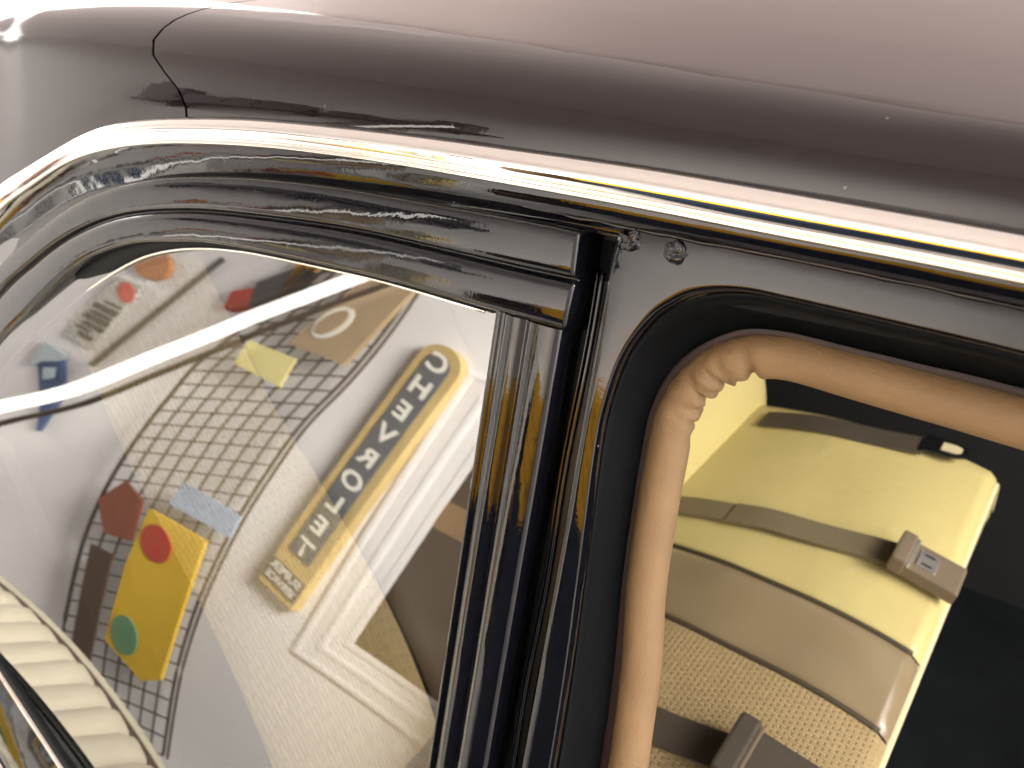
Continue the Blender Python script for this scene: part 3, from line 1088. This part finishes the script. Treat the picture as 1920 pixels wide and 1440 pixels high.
t = empty('oval_board', W(-1.54, -0.228, 0.07))
tag(t, 'tan wooden board with a pale oval ring at the top of the wire grid', 'board')
keep(board('board', [(-1.624, -.228), (-1.465, -.224), (-1.363, .034), (-1.487, .03)], 0.075, 0.015, M['tan_board']), t)
keep(board('oval', ellipse(-1.525, -.125, .066, .030, .95), 0.078, 0.004, M['sign_cream']), t)
keep(board('oval_centre', ellipse(-1.525, -.125, .054, .020, .95), 0.0805, 0.004, M['tan_board']), t)
o = board('price_card', [(-1.748, -.339), (-1.731, -.26), (-1.595, -.259), (-1.611, -.354)], 0.066, 0.004, M['card_yellow'])
tag(o, 'blank pale yellow card clipped to the wire grid', 'card')
o = board('rust_plate', [(-1.999, -.888), (-1.937, -.798), (-1.878, -.834), (-1.883, -.965), (-1.961, -.979)], 0.066, 0.006, M['plate_red'])
tag(o, 'rust red plate on the left side of the wire grid', 'plate')
o = board('postcard', [(-1.781, -.726), (-1.603, -.743), (-1.615, -.814), (-1.807, -.807)], 0.066, 0.004, M['card_blue'])
tag(o, 'faded blue card on the right side of the wire grid', 'card')
t = empty('yellow_board', W(-1.8, -1.33, 0.06))
tag(t, 'golden yellow board with one red and one green oval on the wire grid', 'board')
keep(board('board', [(-1.854, -.847), (-1.678, -.857), (-1.706, -1.31), (-1.762, -1.349), (-1.896, -1.295), (-1.882, -1.042)], 0.068, 0.010, M['panel_yellow']), t)
keep(board('red_oval', ellipse(-1.808, -.934, .045, .055, .3), 0.071, 0.004, M['oval_red']), t)
keep(board('green_oval', ellipse(-1.838, -1.245, .042, .058, .2), 0.071, 0.004, M['oval_green']), t)
o = board('leather_strap', [(-1.991, -1.029), (-1.926, -1.031), (-1.935, -1.398), (-1.997, -1.398)], 0.066, 0.006, M['brown'])
tag(o, 'long brown strip hanging at the left edge of the wire grid', 'strip')

# fluorescent tube in front of the wall
tb = empty('fluorescent_lamp', W(-2.22, -0.72, 0.0))
tag(tb, 'lit white fluorescent tube slanting in front of the wall', 'lamp')
bar = smooth_curve([Vector((a, b, 0)) for a, b in ((-2.60, -1.02), (-2.40, -.87), (-2.236, -.726), (-2.198, -.693), (-2.058, -.580), (-1.898, -.412), (-1.728, -.238), (-1.677, -.185), (-1.505, -.022), (-1.434, .043), (-1.20, .26))], 60)
keep(tube('lamp_tube', [W(p[0], p[1], 0.12) for p in bar], 0.0150, M['tube'], None, 12), tb)
keep(tube('lamp_housing', [W(p[0] + .012, p[1] - .030, 0.10) for p in bar], 0.007, M['wire'], None, 8), tb)

# arrow sign, plate and disc above the tube
t = empty('arrow_sign', W(-2.23, -0.77, 0.0))
tag(t, 'navy and pale blue arrow shaped sign on the wall above the tube', 'sign')
keep(board('arrow_shaft', [(-2.232, -.515), (-2.211, -.626), (-2.250, -.768), (-2.255, -.676), (-2.281, -.551)], 0.012, 0.010, M['arrow_blue']), t)
keep(board('arrow_head', [(-2.271, -.480), (-2.221, -.504), (-2.236, -.530), (-2.270, -.545), (-2.292, -.569)], 0.016, 0.010, M['arrow_pale']), t)
keep(board('arrow_patch', [(-2.262, -.562), (-2.238, -.552), (-2.236, -.585), (-2.258, -.600)], 0.015, 0.004, M['arrow_pale']), t)
t = empty('striped_plate', W(-2.2, -0.46, 0.0))
tag(t, 'grey plate with black bars and a red oval on the wall', 'sign')
Q = [Vector((-2.163, -.213)), Vector((-2.096, -.217)), Vector((-2.170, -.460)), Vector((-2.235, -.439))]
keep(board('plate', [tuple(q) for q in Q], 0.012, 0.010, M['plate_grey']), t)
random.seed(12)
for f0, f1, a0, a1 in ((.42, .50, .1, .95), (.53, .58, .15, .9), (.60, .67, .05, .95), (.70, .76, .2, .95), (.79, .83, .1, .6), (.86, .92, .3, .8), (.35, .38, .3, .9)):
    def qq(f, a):
        l = Q[0].lerp(Q[3], f); r = Q[1].lerp(Q[2], f)
        p = l.lerp(r, a)
        return (p.x, p.y)
    keep(board('black_bar', [qq(f0, a0), qq(f0, a1), qq(f1, a1), qq(f1, a0)], 0.0145, 0.003, M['plate_black']), t)
keep(board('red_oval', ellipse(-2.126, -.252, .020, .032, .25), 0.0150, 0.003, simple('poster red', (0.62, 0.10, 0.08), 0.5)), t)
o = board('round_sign', ellipse(-2.090, -.140, .045, .048, 0), 0.014, 0.012, M['orange'])
tag(o, 'round orange sign on the wall above the striped plate', 'sign')
o = board('wall_batten', [(-1.938, -.050), (-1.930, -.057), (-2.166, -.512), (-2.174, -.506)], 0.006, 0.006, M['sign_dark'])
tag(o, 'thin dark batten slanting up the wall', 'batten')
for nm, pts, mt, lb in (('parts_box', [(-1.862, -.200), (-1.80, -.165), (-1.80, -.105), (-1.855, -.14)], 'oval_red', 'red box behind the fluorescent tube'),
                        ('parts_box', [(-1.80, -.165), (-1.69, -.06), (-1.69, .015), (-1.80, -.09)], 'plate_black', 'black box behind the fluorescent tube'),
                        ('parts_box', [(-1.74, -.10), (-1.715, -.075), (-1.68, .03), (-1.71, .015)], 'cab_yellow', 'narrow yellow box behind the fluorescent tube')):
    o = board(nm, pts, 0.03, 0.03, M[mt])
    tag(o, lb, 'box')

# white moulded window under the sign
t = empty('moulded_window', W(-1.2, -1.037, 0.0))
tag(t, 'window with wide white moulding and brown tinted pane below the sign', 'window')
keep(board('pane', [(-1.262, -.915), (-.60, -.890), (-.45, -.20), (-1.085, -.22)], 0.004, 0.003, M['pane']), t)
keep(board('pane_reflection', [(-1.165, -.52), (-.55, -.50), (-.52, -.42), (-1.145, -.44)], 0.006, 0.0015, M['warm_reflection']), t)  # warm lighter reflection in the pane, painted as a strip


def moulding(name, outer, inner, prof):
    """outer/inner: matching corner lists; prof: (blend, off)"""
    n = len(outer)
    verts, faces = [], []
    for a, b in zip(outer, inner):
        for f, off in prof:
            verts.append(W(a[0] + (b[0] - a[0]) * f, a[1] + (b[1] - a[1]) * f, off))
    k = len(prof)
    for i in range(n):
        j = (i + 1) % n
        for q in range(k - 1):
            faces.append((i * k + q, i * k + q + 1, j * k + q + 1, j * k + q))
    return mesh_obj(name, verts, faces, M['trim_white'], smooth=False)


keep(moulding('moulding', [(-1.415, -1.037), (-.48, -1.005), (-.28, -.09), (-1.212, -.10)], [(-1.252, -.908), (-.61, -.885), (-.46, -.21), (-1.090, -.225)],
              [(0, 0.0), (0, .004), (.06, .007), (.14, .007), (.18, .0055), (.40, .006), (.46, .008), (.54, .008), (.60, .006), (.82, .006), (.88, .008), (1.0, .008), (1.0, .004)]), t)

# cabinet form made up to give the pillar yellow and dark reflections
t = empty('reflected_cabinet', (-0.45, -0.99, 0.0))
tag(t, 'yellow over dark blue cabinet form, made up for the pillar reflections', 'cabinet')


def kb(name, lo, hi, mat, bev=0.004):
    return keep(box(name, lo, hi, M[mat], None, bev), t)


kb('lower_body', (-0.98, -1.01, 0.0), (0.35, -0.90, 1.35), 'cab_blue')
kb('upper_body', (-0.96, -1.01, 1.352), (0.33, -0.91, 1.60), 'cab_yellow')
for k in range(4):
    kb('drawer', (-0.94, -0.909, 1.365 + k * 0.058), (0.31, -0.903, 1.415 + k * 0.058), 'cab_yellow', 0.002)

t = empty('reflection_shelf', W(-1.7, 0.19, 0.0))  # added shelf, puts dark shapes into the door frame reflections
tag(t, 'dark shelf added above the wire grid to darken the frame reflections', 'shelf')
keep(board('shelf_board', [(-2.45, 0.190), (-1.12, 0.190), (-1.12, 0.206), (-2.45, 0.206)], 0.10, 0.10, M['plate_black']), t)
for h in (-2.3, -1.75, -1.25):
    keep(board('bracket', [(h, 0.14), (h + .012, 0.14), (h + .012, 0.19), (h, 0.19)], 0.07, 0.07, M['plate_black']), t)
random.seed(5)
h = -2.42
n_box = 0
while h < -1.25:
    wd = random.uniform(.09, .22)
    hg = random.uniform(.05, .17)
    o = board('reflection_box', [(h, .2065), (h + wd, .2065), (h + wd, .2065 + hg), (h, .2065 + hg)], 0.09, 0.08, M[random.choice(['plate_black', 'sign_dark', 'cab_blue', 'plate_black'])])  # uneven dark blocks added to break up the frame reflections
    nth = ('first', 'second', 'third', 'fourth', 'fifth', 'sixth', 'seventh', 'eighth', 'ninth', 'tenth')[n_box]
    n_box += 1
    tag(o, 'dark box added on the high shelf for frame reflections, %s from its rear end' % nth, 'box', 'dark boxes added on the shelf for frame reflections')
    h += wd + random.choice([.01, .02, .12])
